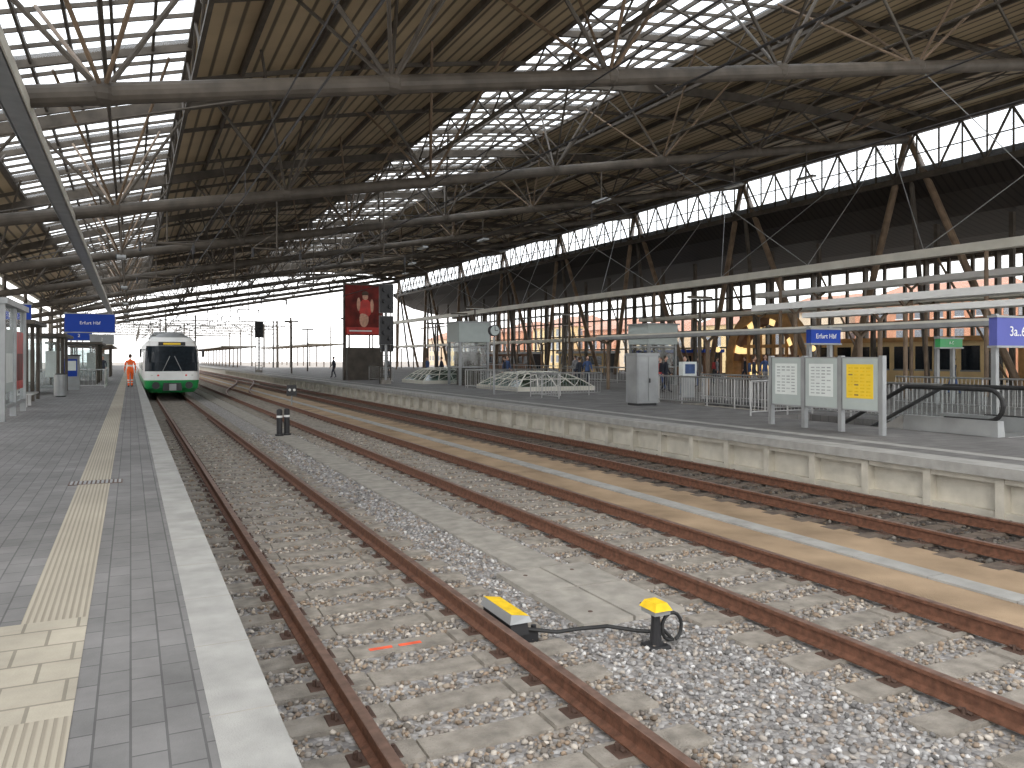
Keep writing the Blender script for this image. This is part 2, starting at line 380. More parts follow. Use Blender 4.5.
# ------------------------------------------------------------------ platforms
def slab(b,x0,x1,y0,y1,z0,z1,k,holes):
    xs=sorted(set([x0,x1]+[h[0] for h in holes]+[h[1] for h in holes])); ys=sorted(set([y0,y1]+[h[2] for h in holes]+[h[3] for h in holes]))
    for i in range(len(xs)-1):
        for j in range(len(ys)-1):
            cx,cy=(xs[i]+xs[i+1])/2,(ys[j]+ys[j+1])/2
            if any(h[0]<cx<h[1] and h[2]<cy<h[3] for h in holes): continue
            b.box(xs[i],xs[i+1],ys[j],ys[j+1],z0,z1,k)
b=B()
b.box(-9.5,.34,-6,180,GZ-.06,PZ,'pave')
b.box(.34,.64,-6,180,PZ-.15,PZ+.002,'edge'); b.box(.34,.5,-6,180,GZ-.06,PZ-.15,'conc')
for i in range(180): b.box(.335,.645,-6+i*1.0,-6+i*1.0+.008,PZ-.1,PZ+.0025,'conc')
b.box(-.63,-.25,5.9,180,PZ-.02,PZ+.003,'tact')
b.box(-.98,-.25,-6,5.9,PZ-.02,PZ+.003,'tact2')
b.box(-.98,-.25,3.6,4.3,PZ-.02,PZ+.0035,'tact')
b.done('station_platform')
b=B(); b.box(-.75,-.1,12.0,12.35,PZ-.02,PZ+.006,'clip')
for i in range(12): b.box(-.73+i*.053,-.70+i*.053,12.02,12.33,PZ,PZ+.008,'greymetal')
b.done('drain_grate')
ES=(16.4,18.2,10.9,17.5); ST=(18.0,21.0,19.0,26.0)
YE=132.
b=B()
slab(b,12.45,52,-6,YE,PZ-.25,PZ,'paveR',[ES,ST])
b.box(12.45,20,YE,230,PZ-.25,PZ,'paveR')
b.box(12.0,12.6,-6,230,PZ-.16,PZ+.003,'edge')
b.box(12.25,12.6,-6,230,GZ-.06,PZ-.16,'concl')
y=-6
while y<120:
    b.box(12.08,12.27,y,y+.14,GZ-.05,PZ-.16,'concl',0); y+=1.25
b.box(12.12,12.26,-6,120,GZ-.05,GZ+.1,'concl'); b.box(12.10,12.26,-6,120,PZ-.26,PZ-.16,'concl')
b.box(13.2,13.5,-6,200,PZ-.02,PZ+.004,'edge')
for h in(ES,ST):
    b.box(h[0]-.02,h[1]+.02,h[2]-.02,h[3]+.02,PZ-3.2,PZ-3.0,'conc')
b.done('station_platform')

# ------------------------------------------------------------------ roof
KX=np.array([-9,-4.8,1.7,8,15,23,32,41.]); KH=np.array([6.6,8.0,9.8,11.3,12.6,13.5,13.9,13.5])
pc=np.polyfit(KX,KH,3)
def HC(x): return float(np.polyval(pc,x))+CZ
def HT(x): return 5.4+.181*x+CZ
Y0,Y1=2.,130.
def panel(b,xa,xb,k,dz=0.,topk=None,step=1.0):
    n=max(1,int(round((xb-xa)/step)))
    for i in range(n):
        a=xa+(xb-xa)*i/n; c=xa+(xb-xa)*(i+1)/n
        za,zc=HC(a)+dz,HC(c)+dz
        vs=[(a,Y0,za),(c,Y0,zc),(c,Y1,zc),(a,Y1,za)]
        b.add(vs,[(0,3,2,1)],k)
        if topk:
            vt=[(a,Y0,za+.18),(c,Y0,zc+.18),(c,Y1,zc+.18),(a,Y1,za+.18)]
            b.add(vt,[(0,1,2,3)],topk)
            b.add([vs[0],vs[1],vt[1],vt[0]],[(0,1,2,3)],'steel'); b.add([vs[3],vs[2],vt[2],vt[3]],[(0,3,2,1)],'steel')
b=B()
panel(b,-9.3,-4.8,'ceil',0,'rooftop'); panel(b,1.7,15,'ceil',0,'rooftop'); panel(b,22.5,41.4,'ceil',0,'rooftop')
b.beam((-9.3,Y0,HC(-9.3)+.02),(-9.3,Y1,HC(-9.3)+.02),.15,.35,'steel_l'); 
b.done('ceiling')
def skylight(xa,xb,nl,dy,name):
    b=B(); panel(b,xa,xb,'glass',.05,None,1.5)
    for i in range(nl+1):
        x=xa+(xb-xa)*i/nl; w=.18 if i in(0,nl) else .08
        b.beam((x,Y0,HC(x)-.02),(x,Y1,HC(x)-.02),w,.16,'steel')
    y=Y0; j=0
    while y<=Y1+.01:
        w=.14 if j%4==0 else .06
        ns=4
        for i in range(ns):
            a=xa+(xb-xa)*i/ns; c=xa+(xb-xa)*(i+1)/ns
            b.beam((a,y,HC(a)),(c,y,HC(c)),w,.12 if j%4 else .35,'steel')
        y+=dy; j+=1
    b.done(name)
skylight(-4.8,1.7,6,1.25,'window_skylight_left')
skylight(15,22.5,8,1.25,'window_skylight_middle')
b=B()
for x in(-7,3.6,5.8,8,10.5,13,25,27.8,30.6,33.5,36.5,39.3):
    b.beam((x,Y0,HC(x)-.14),(x,Y1,HC(x)-.14),.12,.26,'steel')
y=Y0
while y<Y1:
    for (a,c) in((-9,-4.8),(1.7,8),(8,15),(22.5,31),(31,41)):
        n=3
        for i in range(n):
            p=a+(c-a)*i/n;q=a+(c-a)*(i+1)/n
            b.beam((p,y,HC(p)-.2),(q,y,HC(q)-.2),.1,.16,'steel')
    y+=7.0
for x in(1.7,15.,22.5):
    b.beam((x,Y0,HC(x)-1.5),(x,Y1,HC(x)-1.5),.12,.14,'steel')
    y=Y0;j=0
    while y<Y1-1:
        za,zb=(HC(x)-.15,HC(x)-1.5) if j%2 else (HC(x)-1.5,HC(x)-.15)
        b.tube((x,y,za),(x,y+1.75,zb),.045,'steel',5); y+=1.75; j+=1
b.done('roof_purlins')
YT=[4,18,32,46,60,74,88,102,116,130]
for yt in YT:
    b=B()
    b.tube((-9,yt,HT(-9)),(41,yt,HT(41)-.1),.22,'steel',14)
    xs=np.linspace(-9,41,21)
    for a,c in zip(xs[:-1],xs[1:]): b.beam((a,yt,HC(a)-.45),(c,yt,HC(c)-.45),.22,.4,'steel')
    nodes=[-6,-.5,5.5,11.5,17.5,23.5,29.5,35]
    for i,x in enumerate(nodes):
        b.ball((x,yt,HT(x)),(.33,.27,.27),'steel')
        for dx in(-2.6,2.6):
            xx=min(40.5,max(-9,x+dx)); b.tube((x,yt,HT(x)),(xx,yt,HC(xx)-.5),.06,'steel',6)
        if yt>4:
            for sy in(-1,1):
                yy=yt+sy*4.6
                if yy<Y0 or yy>Y1: continue
                for dx in(-1.6,1.6):
                    xx=x+dx
                    if xx>40 : continue
                    b.tube((x,yt,HT(x)),(xx,yy,HC(xx)-.2),.05,'steel_b' if i%2 else 'steel',6)
    b.done('roof_truss')
b=B()
for x in(-.5,11.5,23.5,35): b.tube((x,Y0,HT(x)+1.0),(x,Y1,HT(x)+1.0),.05,'steel',6)
for i in range(1,len(YT)-1):
    ya,yb=YT[i],YT[i+1]
    for (xa,xb) in((-6,5.5),(5.5,17.5),(17.5,29.5),(29.5,40)):
        b.tube((xa,ya,HT(xa)+.1),(xb,yb,HC(xb)-.6),.035,'steel',5)
        b.tube((xb,ya,HT(xb)+.1),(xa,yb,HC(xa)-.6),.035,'steel',5)
b.done('roof_bracing')
b=B(); 
b.box(-2.18,-1.78,Y0,Y1,CZ+4.72,CZ+4.84,'greymetal'); b.box(-2.21,-2.16,Y0,Y1,CZ+4.72,CZ+4.97,'greymetal'); b.box(-1.80,-1.75,Y0,Y1,CZ+4.72,CZ+4.97,'steel_l')
for y in YT: b.tube((-2.0,y,CZ+4.82),(-2.0,y,HT(-2.0)),.03,'steel')
b.done('cable_tray')
def hanger(x,y,ztop,zbot,kind):
    b=B(); b.tube((x,y,zbot),(x,y,ztop),.035,'steel')
    if kind=='lamp':
        b.box(x-.18,x+.18,y-.6,y+.6,zbot-.1,zbot,'greymetal',.04); b.box(x-.12,x+.12,y-.55,y+.55,zbot-.115,zbot-.095,'white'); n='hanging_lamp'
    elif kind=='speaker':
        b.tube((x-.15,y,zbot),(x+.15,y,zbot),.09,'greymetal',12); b.tube((x-.19,y,zbot),(x-.15,y,zbot),.11,'black',12); n='loudspeaker'
    else:
        b.tube((x-.9,y,zbot),(x+.9,y,zbot),.04,'steel'); b.tube((x-.9,y,zbot),(x,y,zbot+.7),.02,'steel')
        for q in(-.9,.9): b.tube((x+q,y,zbot-.35),(x+q,y,zbot),.05,'black',8)
        n='catenary_bracket'
    b.done(n)
for y in(32,46,60,74,88,102,116):
    for x in(2.11,6.05,10.35): hanger(x-.9,y,HT(x),CZ+4.2,'bracket')
for y in(32,46,60,74,88): hanger(-.3,y+.0,HT(-.3),CZ+3.6,'speaker')
for (x,y) in((20,32),(20,46),(28,32),(28,46),(33,32),(33,18),(20,60),(28,60),(16,46),(24,74)): hanger(x,y,HT(x),HT(x)-1.6,'lamp')
b=B()
for x in(2.11,6.05,10.35):
    b.tube((x,Y0,5.6),(x,240,5.6),.018,'black',4)
    ys=[Y0]+YT[2:]+[150,175,200,240]
    for a,c in zip(ys[:-1],ys[1:]):
        m=(a+c)/2; b.tube((x,a,6.5),(x,m,6.1),.015,'black',4); b.tube((x,m,6.1),(x,c,6.5),.015,'black',4)
        b.tube((x,m,5.6),(x,m,6.1),.01,'black',4); b.tube((x,a,5.6),(x,a,6.5),.01,'black',4)
b.done('catenary_wires')

XR=41.
b=B()
b.add([(XR,Y0,CZ+10.5),(XR,Y1,CZ+10.5),(XR,Y1,CZ+12.95),(XR,Y0,CZ+12.95)],[(0,1,2,3)],'glass')
b.beam((XR-.05,Y0,CZ+10.4),(XR-.05,Y1,CZ+10.4),.3,.3,'steel'); b.box(XR-.2,XR+.1,Y0,Y1,CZ+12.9,CZ+13.5,'steel')
b.beam((XR,Y0,CZ+11.75),(XR,Y1,CZ+11.75),.06,.06,'steel')
y=Y0; j=0
while y<Y1:
    b.beam((XR,y,CZ+10.5),(XR,y,CZ+12.95),.08,.08,'steel')
    if j%2==0:
        b.tube((XR-.12,y,CZ+10.5),(XR-.12,y+1.4,CZ+12.95),.07,'steel',6); b.tube((XR-.12,y+1.4,CZ+12.95),(XR-.12,y+2.8,CZ+10.5),.07,'steel',6)
    y+=1.4; j+=1
b.done('window_clerestory')
b=B()
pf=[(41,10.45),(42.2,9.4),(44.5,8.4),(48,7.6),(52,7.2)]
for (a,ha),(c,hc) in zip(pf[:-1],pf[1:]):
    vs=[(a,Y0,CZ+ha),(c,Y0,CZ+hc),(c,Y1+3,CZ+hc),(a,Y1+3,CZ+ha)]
    b.add(vs,[(0,3,2,1)],'roofshade'); vt=[(x,y,z+.5) for x,y,z in vs]; b.add(vt,[(0,1,2,3)],'rooftop')
    b.add([vs[3],vs[2],vt[2],vt[3]],[(0,1,2,3)],'roofshade')
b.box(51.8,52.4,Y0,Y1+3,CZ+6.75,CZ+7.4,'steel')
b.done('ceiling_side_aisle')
b=B()
for y in YT[1:]:
    for sy in(-1,1):
        b.tube((XR,y,CZ+13.0),(XR+1.5,y+sy*5.6,PZ),.2,'steel_b',10)
    b.tube((XR+.3,y,CZ+10.5),(XR+1.8,y,PZ),.15,'steel',10)
b.done('facade_struts')
b=B(); XF=51.6
b.add([(XF,Y0,PZ),(XF,Y1,PZ),(XF,Y1,CZ+7.1),(XF,Y0,CZ+7.1)],[(0,1,2,3)],'glassw')
y=Y0;j=0
while y<=Y1:
    b.beam((XF,y,PZ),(XF,y,CZ+7.1),.2 if j%3 else .45,.2,'steel'); y+=1.75; j+=1
for z in(PZ+.1,CZ+.9,CZ+2.6,CZ+4.4,CZ+7.0): b.beam((XF,Y0,z),(XF,Y1,z),.12,.16,'steel')
b.done('window_facade_right')
b=B(); y=5.
while y<Y1:
    b.box(44.8,45.05,y-.12,y+.12,PZ,CZ+8.2,'steel'); 
    if int(y/4.67)%2==0: b.tube((44.9,y,PZ),(44.9,y+4.67,CZ+6.2),.07,'steel_b',6)
    y+=4.67
for z in(CZ+4.9,CZ+6.4): b.box(44.85,45.0,5,Y1,z-.09,z+.09,'steel')
b.done('steel_colonnade')
b=B()
b.box(32.8,33.3,8,130,CZ+4.55,CZ+4.95,'steel_l'); b.box(33.3,34.0,8,130,CZ+4.85,CZ+4.95,'steel_l')
for y in range(10,130,12): b.tube((33.1,y,PZ),(33.1,y,CZ+4.6),.09,'steel_b',10)
b.done('gutter_beam')
b=B()
for y in YT[1:]:
    for dy in(-7,0,7):
        b.tube((39.5,y,CZ+12.4),(33.1,y+dy,CZ+4.97),.025,'greymetal',4)
    b.tube((23.5,y,HT(23.5)),(33.1,y,CZ+4.97),.022,'greymetal',4)
b.done('tie_cables')

def canopy(x0,x1,y0,y1,z,name='platform_canopy',k='white',py=6,th=.3):
    b=B(); b.box(x0,x1,y0,y1,z,z+.12,'steel_l'); b.box(x0-.06,x0,y0,y1,z-.1,z-.1+th,k); b.box(x1,x1+.06,y0,y1,z-.1,z-.1+th,k)
    b.box(x0,x1,y1,y1+.06,z-.1,z-.1+th,k)
    y=y0+1.5
    while y<y1:
        xm=(x0+x1)/2; b.tube((xm,y,PZ),(xm,y,z-.3),.09,'steel_b',10)
        b.beam((xm,y,z-.35),(x0,y,z-.04),.08,.1,'steel_b'); b.beam((xm,y,z-.35),(x1,y,z-.04),.08,.1,'steel_b'); y+=py
    b.done(name)
canopy(25.6,26.4,8,25,CZ+1.75,th=.2); canopy(28.3,29.1,9,31,CZ+2.4,th=.3); canopy(35.0,36.,8,38,CZ+3.75,th=.3); canopy(36.,37.2,8,52,CZ+2.85,k='steel_l',th=.25)
canopy(38.,39.5,54,128,CZ+1.6,k='steel_l')
canopy(22.2,23.0,10,36,CZ+1.0,k='greymetal',th=.14,py=8)
canopy(13.2,18.5,136,210,CZ+1.7); canopy(-8,-2.5,136,200,CZ+1.9); canopy(27,33,136,200,CZ+2.2)

# ------------------------------------------------------------------ left side structures
b=B()
for y in YT: b.tube((-9,y,PZ),(-9,y,HC(-9)-.3),.16,'steel',12)
b.done('roof_columns')
b=B(); b.box(-9.35,-9.0,Y0,Y1,CZ+5.3,CZ+5.6,'steel_l'); b.done('gutter_beam')
def display(x,y0,y1,z1):
    b=B(); n=2
    for y in np.linspace(y0,y1,n+1): b.box(x-.08,x+.08,y-.08,y+.08,PZ,z1,'greymetal')
    b.box(x-.35,x+.15,y0-.15,y1+.15,z1-.1,z1+.06,'greymetal'); b.box(x-.05,x+.05,y0,y1,PZ+.3,PZ+.4,'greymetal')
    ys=np.linspace(y0,y1,n+1)
    for i in range(n):
        b.box(x-.012,x+.012,ys[i]+.08,ys[i+1]-.08,PZ+.4,z1-.1,'glassw')
        b.box(x+.013,x+.04,ys[i]+.35,ys[i+1]-.35,PZ+.75,z1-.75,['frame','red'][i%2])
        b.box(x+.041,x+.045,ys[i]+.5,ys[i+1]-.5,PZ+1.0,PZ+1.8,['paper','dred'][i%2])
    b.done('glass_information_shelter')
display(-3.05,24.6,29.2,CZ+1.5)
def shelter(x0,x1,y0,y1,z1):
    b=B()
    for x in(x0,x1):
        for y in(y0,(y0+y1)/2,y1): b.tube((x,y,PZ),(x,y,z1),.07,'steel',8)
    b.box(x0-.3,x1+.3,y0-.3,y1+.3,z1,z1+.14,'steel')
    b.box(x0-.01,x0+.01,y0,y1,PZ+.15,z1-.2,'glassw'); b.box(x0,x1,y0-.01,y0+.01,PZ+.15,z1-.2,'glassw'); b.box(x0,x1,y1-.01,y1+.01,PZ+.15,z1-.2,'glassw')
    b.box(x0+.2,x0+.6,y0+.4,y1-.4,PZ+.42,PZ+.47,'stainless'); b.box(x0+.15,x0+.2,y0+.4,y1-.4,PZ+.55,PZ+.9,'stainless')
    for y in(y0+.6,y1-.6): b.box(x0+.35,x0+.42,y-.04,y+.04,PZ,PZ+.42,'stainless')
    b.box(x1-.9,x1-.1,y1-.06,y1-.02,PZ+.7,PZ+2.0,'paper')
    b.done('platform_shelter')
shelter(-4.8,-3.4,33.5,37.5,CZ+1.2); shelter(-4.6,-2.9,40.5,45.5,CZ+.9); shelter(-4.4,-1.9,56,64,CZ+.8); shelter(-4.4,-1.6,76,82,CZ+.8); shelter(-7.8,-6.2,50,56,CZ+.9)
def info_sign(x,y,w,h,z,k='blue',txt='Gleis 2',post=-1,ts=.5,post_k='greymetal'):
    b=B(); b.box(x-w/2,x+w/2,y-.1,y+.1,z,z+h,k); b.box(x-w/2-.04,x+w/2+.04,y-.12,y+.12,z+h,z+h+.05,'greymetal'); b.box(x-w/2-.04,x+w/2+.04,y-.12,y+.12,z-.05,z,'greymetal')
    for px in((x-w/2+.05,) if post==-1 else (x-w*.35,x+w*.35)):
        b.box(px-.06,px+.06,y+.1,y+.22,PZ,z+h+.1,post_k)
    o=b.done('platform_sign'); text_child(txt,h*ts,(x,y-.105,z+h/2),(math.pi/2,0,0),'white',o); return o
info_sign(-2.05,50.5,2.5,1.0,CZ+1.4,'blue','Erfurt Hbf',ts=.25); info_sign(-4.45,38.2,1.5,.8,CZ+1.35,'blue','1')
info_sign(-1.9,66,1.6,.6,CZ+1.0,'greymetal','2'); info_sign(-3.6,70,1.8,.7,CZ+1.3,'blue','2')
def steel_rail(pts,z=PZ,h=1.0,name='steel_railing',gap=.14):
    b=B()
    for p,q in zip(pts[:-1],pts[1:]):
        b.tube((*p,z+h),(*q,z+h),.03,'stainless'); b.tube((*p,z+.12),(*q,z+.12),.02,'stainless')
        Ln=math.hypot(q[0]-p[0],q[1]-p[1]); n=max(1,int(Ln/gap))
        for i in range(n+1):
            t=i/n; x=p[0]+(q[0]-p[0])*t; y=p[1]+(q[1]-p[1])*t; big=(i%10==0)
            b.tube((x,y,z if big else z+.12),(x,y,z+h),.028 if big else .009,'stainless',6 if big else 4)
    b.done(name)
steel_rail([(-4.8,50),(-1.3,50),(-1.3,55)],gap=.2)
b=B(); b.box(-3.4,-2.95,31,32.8,PZ+.42,PZ+.47,'stainless'); b.box(-3.45,-3.4,31,32.8,PZ+.55,PZ+.9,'stainless')
for y in(31.3,32.5):
    b.box(-3.25,-3.15,y-.04,y+.04,PZ,PZ+.42,'stainless'); b.box(-3.46,-3.41,y-.03,y+.03,PZ+.4,PZ+.9,'stainless')
b.done('platform_bench')
b=B(); b.tube((-2.7,39,PZ+.05),(-2.7,39,PZ+.95),.25,'greymetal',16); b.tube((-2.7,39,PZ),(-2.7,39,PZ+.05),.2,'black',16); b.tube((-2.7,39,PZ+.95),(-2.7,39,PZ+1.0),.2,'black',16); b.done('waste_bin')
b=B(); b.box(-3.2,-2.4,47,47.5,PZ,PZ+1.75,'greymetal'); b.box(-3.1,-2.5,46.97,47,PZ+.7,PZ+1.6,'blue'); b.box(-3.05,-2.55,46.95,46.97,PZ+1.0,PZ+1.5,'paper'); b.box(-3.25,-2.35,46.95,47.55,PZ+1.75,PZ+1.82,'black'); b.done('ticket_machine')

# ------------------------------------------------------------------ train
def train(xc,yf):
    b=B()
    lv=[(.30,1.22,.35),(.55,1.40,.08),(1.0,1.45,.0),(1.5,1.46,.03),(2.0,1.46,.14),(2.6,1.43,.34),(2.92,1.38,.48),(3.2,1.28,.62),(3.42,1.05,.9),(3.62,.62,1.2),(3.68,.02,1.4)]
    Lg=25.; ns=17; nf=20; rings=[]
    for(z,w,yo) in lv:
        pts=[]
        for i in range(ns): pts.append((-w,Lg-(Lg-2.2)*i/(ns-1)))
        for i in range(nf+1):
            a=math.pi-math.pi*i/nf; cx,sn=math.cos(a),math.sin(a)
            pts.append((w*math.copysign(abs(cx)**.4,cx), yo+1.0*(1-abs(sn)**.45)))
        for i in range(ns): pts.append((w,2.2+(Lg-2.2)*i/(ns-1)))
        rings.append([(xc+x,yf+y,z) for x,y in pts])
    n=len(rings[0])
    for j in range(len(rings)-1):
        for i in range(n-1):
            q=[rings[j][i],rings[j][i+1],rings[j+1][i+1],rings[j+1][i]]
            cz=(lv[j][0]+lv[j+1][0])/2; front=ns+3<=i<ns+nf-4; side=i<ns-1 or i>=ns+nf+1
            k='white'
            if cz<1.06: k='green'
            if front and 1.5<cz<2.9: k='tglass'
            if side:
                si=i if i<ns-1 else i-(ns+nf+1)
                if 1.5<cz<2.65 and si%4!=3: k='tglass'
                if si%8==3 and 1.05<cz<2.65: k='green' if cz<2 else 'tglass'
            if cz>3.5: k='greymetal'
            b.add(q,[(0,1,2,3)],k)
    b.add([r[0] for r in rings]+[r[-1] for r in rings][::-1],[tuple(range(2*len(rings)))],'white')
    b.box(xc-.5,xc+.5,yf-.12,yf+.25,.42,.85,'black',.04); b.tube((xc,yf-.45,.62),(xc,yf,.62),.12,'black',10); b.box(xc-.18,xc+.18,yf-.6,yf-.4,.45,.8,'greymetal')
    for s in(-1,1):
        b.ball((xc+s*1.0,yf+.12,1.27),(.13,.07,.09),'hlamp'); b.ball((xc+s*.72,yf+.05,1.27),(.07,.05,.06),'redlamp')
        b.tube((xc+s*.85,yf-.25,.72),(xc+s*.85,yf+.1,.72),.07,'black',8); b.tube((xc+s*.85,yf-.3,.72),(xc+s*.85,yf-.25,.72),.2,'black',12)
        b.tube((xc+s*.5,yf+.03,1.5),(xc+s*.12,yf+.16,2.35),.02,'greymetal',5)
        b.beam((xc+s*1.3,yf+.4,2.7),(xc+s*1.62,yf+.25,2.7),.04,.04,'black'); b.box(xc+s*1.62-.05,xc+s*1.62+.05,yf+.2,yf+.28,2.3,2.75,'black')
    b.box(xc-.7,xc+.7,yf+.45,yf+.52,2.95,3.15,'black'); b.box(xc-.45,xc+.45,yf+.42,yf+.46,2.99,3.1,'ypaper')
    b.box(xc-.9,xc+.9,yf+5,yf+8,3.65,3.85,'greymetal',.1); b.box(xc-.9,xc+.9,yf+12,yf+19,3.65,3.9,'greymetal',.1)
    for y in(3,5,19,21):
        for s in(-1,1): b.tube((xc+s*.68,yf+y,.42),(xc+s*.82,yf+y,.42),.42,'clip',20)
        b.tube((xc-.8,yf+y,.42),(xc+.8,yf+y,.42),.08,'clip')
    b.box(xc-1.1,xc+1.1,yf+2.2,yf+5.8,.3,.6,'black'); b.box(xc-1.1,xc+1.1,yf+18,yf+22,.3,.6,'black'); b.box(xc-1.1,xc+1.1,yf+7,yf+17,.25,.6,'black')
    return b.done('regional_train')
train(2.11,48.5)

# ------------------------------------------------------------------ people
def person(x,y,z0,h,head,top,leg,bag=None,stride=.22,vis=False):
    sc=h/1.78
    V=[(0,0,.96),(0,.0,1.12),(0,.01,1.32),(0,0,1.46),(0,.01,1.56)]; E=[(0,1),(1,2),(2,3),(3,4)]
    R=[(.15,.115),(.135,.10),(.165,.115),(.075,.07),(.055,.055)]
    for s in(-1,1):
        i=len(V); st=stride*s
        V+=[(s*.19,0,1.41),(s*.245,-st*.25-.02,1.13),(s*.25,-st*.6+.06,.90)]; R+=[(.062,.062),(.048,.048),(.032,.032)]
        E+=[(2,i),(i,i+1),(i+1,i+2)]
        i=len(V)
        V+=[(s*.095,.0,.88),(s*.10,st*.55+.04,.50),(s*.10,st*1.0-.03,.10),(s*.11,st*1.0+.14,.045)]; R+=[(.1,.1),(.065,.065),(.045,.05),(.04,.035)]
        E+=[(0,i),(i,i+1),(i+1,i+2),(i+2,i+3)]
    me=bpy.data.meshes.new('sk'); me.from_pydata(V,E,[]); o=bpy.data.objects.new('sk',me); scene.collection.objects.link(o)
    md=o.modifiers.new('s','SKIN'); md.use_smooth_shade=True
    for i,r in enumerate(R):
        me.skin_vertices[0].data[i].radius=r
    me.skin_vertices[0].data[0].use_root=True
    sb=o.modifiers.new('u','SUBSURF'); sb.levels=2
    dg=bpy.context.evaluated_depsgraph_get(); ev=o.evaluated_get(dg); m2=ev.to_mesh()
    vs=[tuple(v.co) for v in m2.vertices]; fs=[tuple(p.vertices) for p in m2.polygons]
    b=B(); b.v=list(vs)
    for f in fs:
        cx=sum(vs[i][0] for i in f)/len(f); cz=sum(vs[i][2] for i in f)/len(f)
        arm=abs(cx)>.2 and cz>.8
        if cz>1.5: k='skin'
        elif cz<.11: k='black'
        elif arm or cz>.9: k=top
        else: k=leg
        if vis and ((1.13<cz<1.19) or (.36<cz<.42)or(.24<cz<.29)): k='reflect'
        b.f.append(f); b.m.append(b.mi(k))
    ev.to_mesh_clear(); bpy.data.objects.remove(o)
    b.ball((0,.02,1.67),(.078,.098,.118),'skin',16,12); b.ball((0,-.005,1.70),(.086,.098,.098),'hair',16,10)
    b.tube((0,.115,1.675),(0,.137,1.655),.012,'skin',6,.018)
    for s in(-1,1):
        b.ball((s*.08,.015,1.665),(.012,.022,.032),'skin',6,5); b.ball((s*.03,.105,1.685),(.012,.01,.009),'white',6,4); b.ball((s*.03,.113,1.685),(.006,.005,.006),'black',6,4)
    b.box(-.025,.025,.105,.112,1.612,1.62,'redlamp')
    for s in(-1,1):
        st=stride*s; w=Vector((s*.25,-st*.6+.06,.90)); 
        b.tube(w,w+Vector((0,.02,-.09)),.03,'skin',8,.036); p=w+Vector((0,.02,-.085))
        for q,l in((-.026,.062),(-.009,.074),(.009,.07),(.025,.055)):
            a=p+Vector((0,q,0)); m=a+Vector((-s*.004,.004,-l*.55)); b.tube(a,m,.0095,'skin',6,.0085); b.tube(m,m+Vector((-s*.016,.003,-l*.45)),.0085,'skin',6,.006)
        t=w+Vector((0,.035,-.03)); b.tube(t,t+Vector((-s*.01,.035,-.04)),.012,'skin',6,.009); b.tube(t+Vector((-s*.01,.035,-.04)),t+Vector((-s*.014,.042,-.065)),.009,'skin',6,.007)
    if bag: b.box(-.16,.16,-.30,-.12,1.0,1.45,bag,.03)
    zmin=min(v[2] for v in b.v); c,s_=math.cos(head),math.sin(head)
    b.v=[(x+(vx*c-vy*s_)*sc,y+(vx*s_+vy*c)*sc,z0+(vz-zmin)*sc) for vx,vy,vz in b.v]
    b.done('railway_worker' if vis else 'pedestrian',smooth=True)
person(-.02,50.,PZ,1.88,0.1,'orange','orange',vis=True)
for a in((16.2,54,2.4,'cgrey','cdark','cred'),(23.5,40,.4,'cdark','cdark',None),(24.4,40.6,3.,'cblue','cdark',None),(24.5,33.5,1.5,'cred','cblue',None),
 (27.5,30,4.,'cdark','cgrey','cblue'),(22.4,28.8,2.,'cdark','cblue',None),(29,36,.5,'cgrey','cblue',None),(-2.0,72,3.,'cdark','cdark',None),(33.8,24,1.,'cdark','cblue',None),
 (15.2,66,1.,'cdark','cdark',None),(17.4,63,4.,'cdark','cblue',None),(22,62,2.,'cblue','cdark',None),(26,55,5.,'cdark','cdark','cgrey'),(31.5,45,5.,'cdark','cblue',None),(30.9,45.6,2.,'cgrey','cdark',None),
 (21.3,45.5,1.3,'cdark','cdark',None),(22.6,48.,3.3,'cblue','cdark',None),(27,46.5,.3,'cgrey','cdark',None),(23.4,31.6,3.8,'cdark','cdark','cdark'),(25.8,36.5,2.2,'cdark','cblue',None),(31.5,33.5,2.9,'cblue','cgrey',None),
 (35,31,.7,'cred','cdark',None),(36.5,36,3.5,'cdark','cdark',None),(29.2,26.5,2.6,'cdark','cblue',None),(33.6,40,4.4,'cgrey','cdark','cred'),(39.5,44,1.1,'cdark','cdark',None),(20.6,55,.9,'cdark','cblue',None),(19.2,70,2.1,'cdark','cdark',None)):
    person(a[0],a[1],PZ,1.68+random.random()*.15,a[2],a[3],a[4],a[5])

# ------------------------------------------------------------------ right platform objects
b=B(); X=14.65; ys=[12.05,13.15,14.25,15.35]
for y in ys: b.box(X-.06,X+.06,y-.05,y+.05,PZ,CZ+.03,'greymetal')
for i in range(3):
    a,c=ys[i]+.06,ys[i+1]-.06
    b.box(X-.05,X+.05,a,c,PZ+.50,CZ-.0,'greymetal'); k='ypaper' if i==0 else 'paper'
    b.box(X-.056,X-.05,a+.02,c-.02,PZ+.53,CZ-.03,'frame')
    b.box(X-.062,X-.056,a+.13,c-.13,PZ+.78,CZ-.16,k)
    for r in range(9):
        z=PZ+.84+r*.075
        for s in range(4):
            if random.random()<.85: 
                yy=a+.2+s*.16; b.box(X-.0635,X-.062,yy,yy+.11,z,z+.028,'print' if k=='paper' else 'walldark' if random.random()<.12 else 'yellow')
b.done('timetable_display')
b=B(); x0,x1,y0,y1=15.9,16.8,23.1,23.8
b.box(x0,x1,y0,y1,PZ+.08,PZ+1.75,'greymetal'); b.box(x0+.05,x1-.05,y0+.05,y1-.05,PZ,PZ+.08,'black'); b.box(x0-.05,x1+.05,y0-.05,y1+.05,PZ+1.75,PZ+1.84,'greymetal',.03)
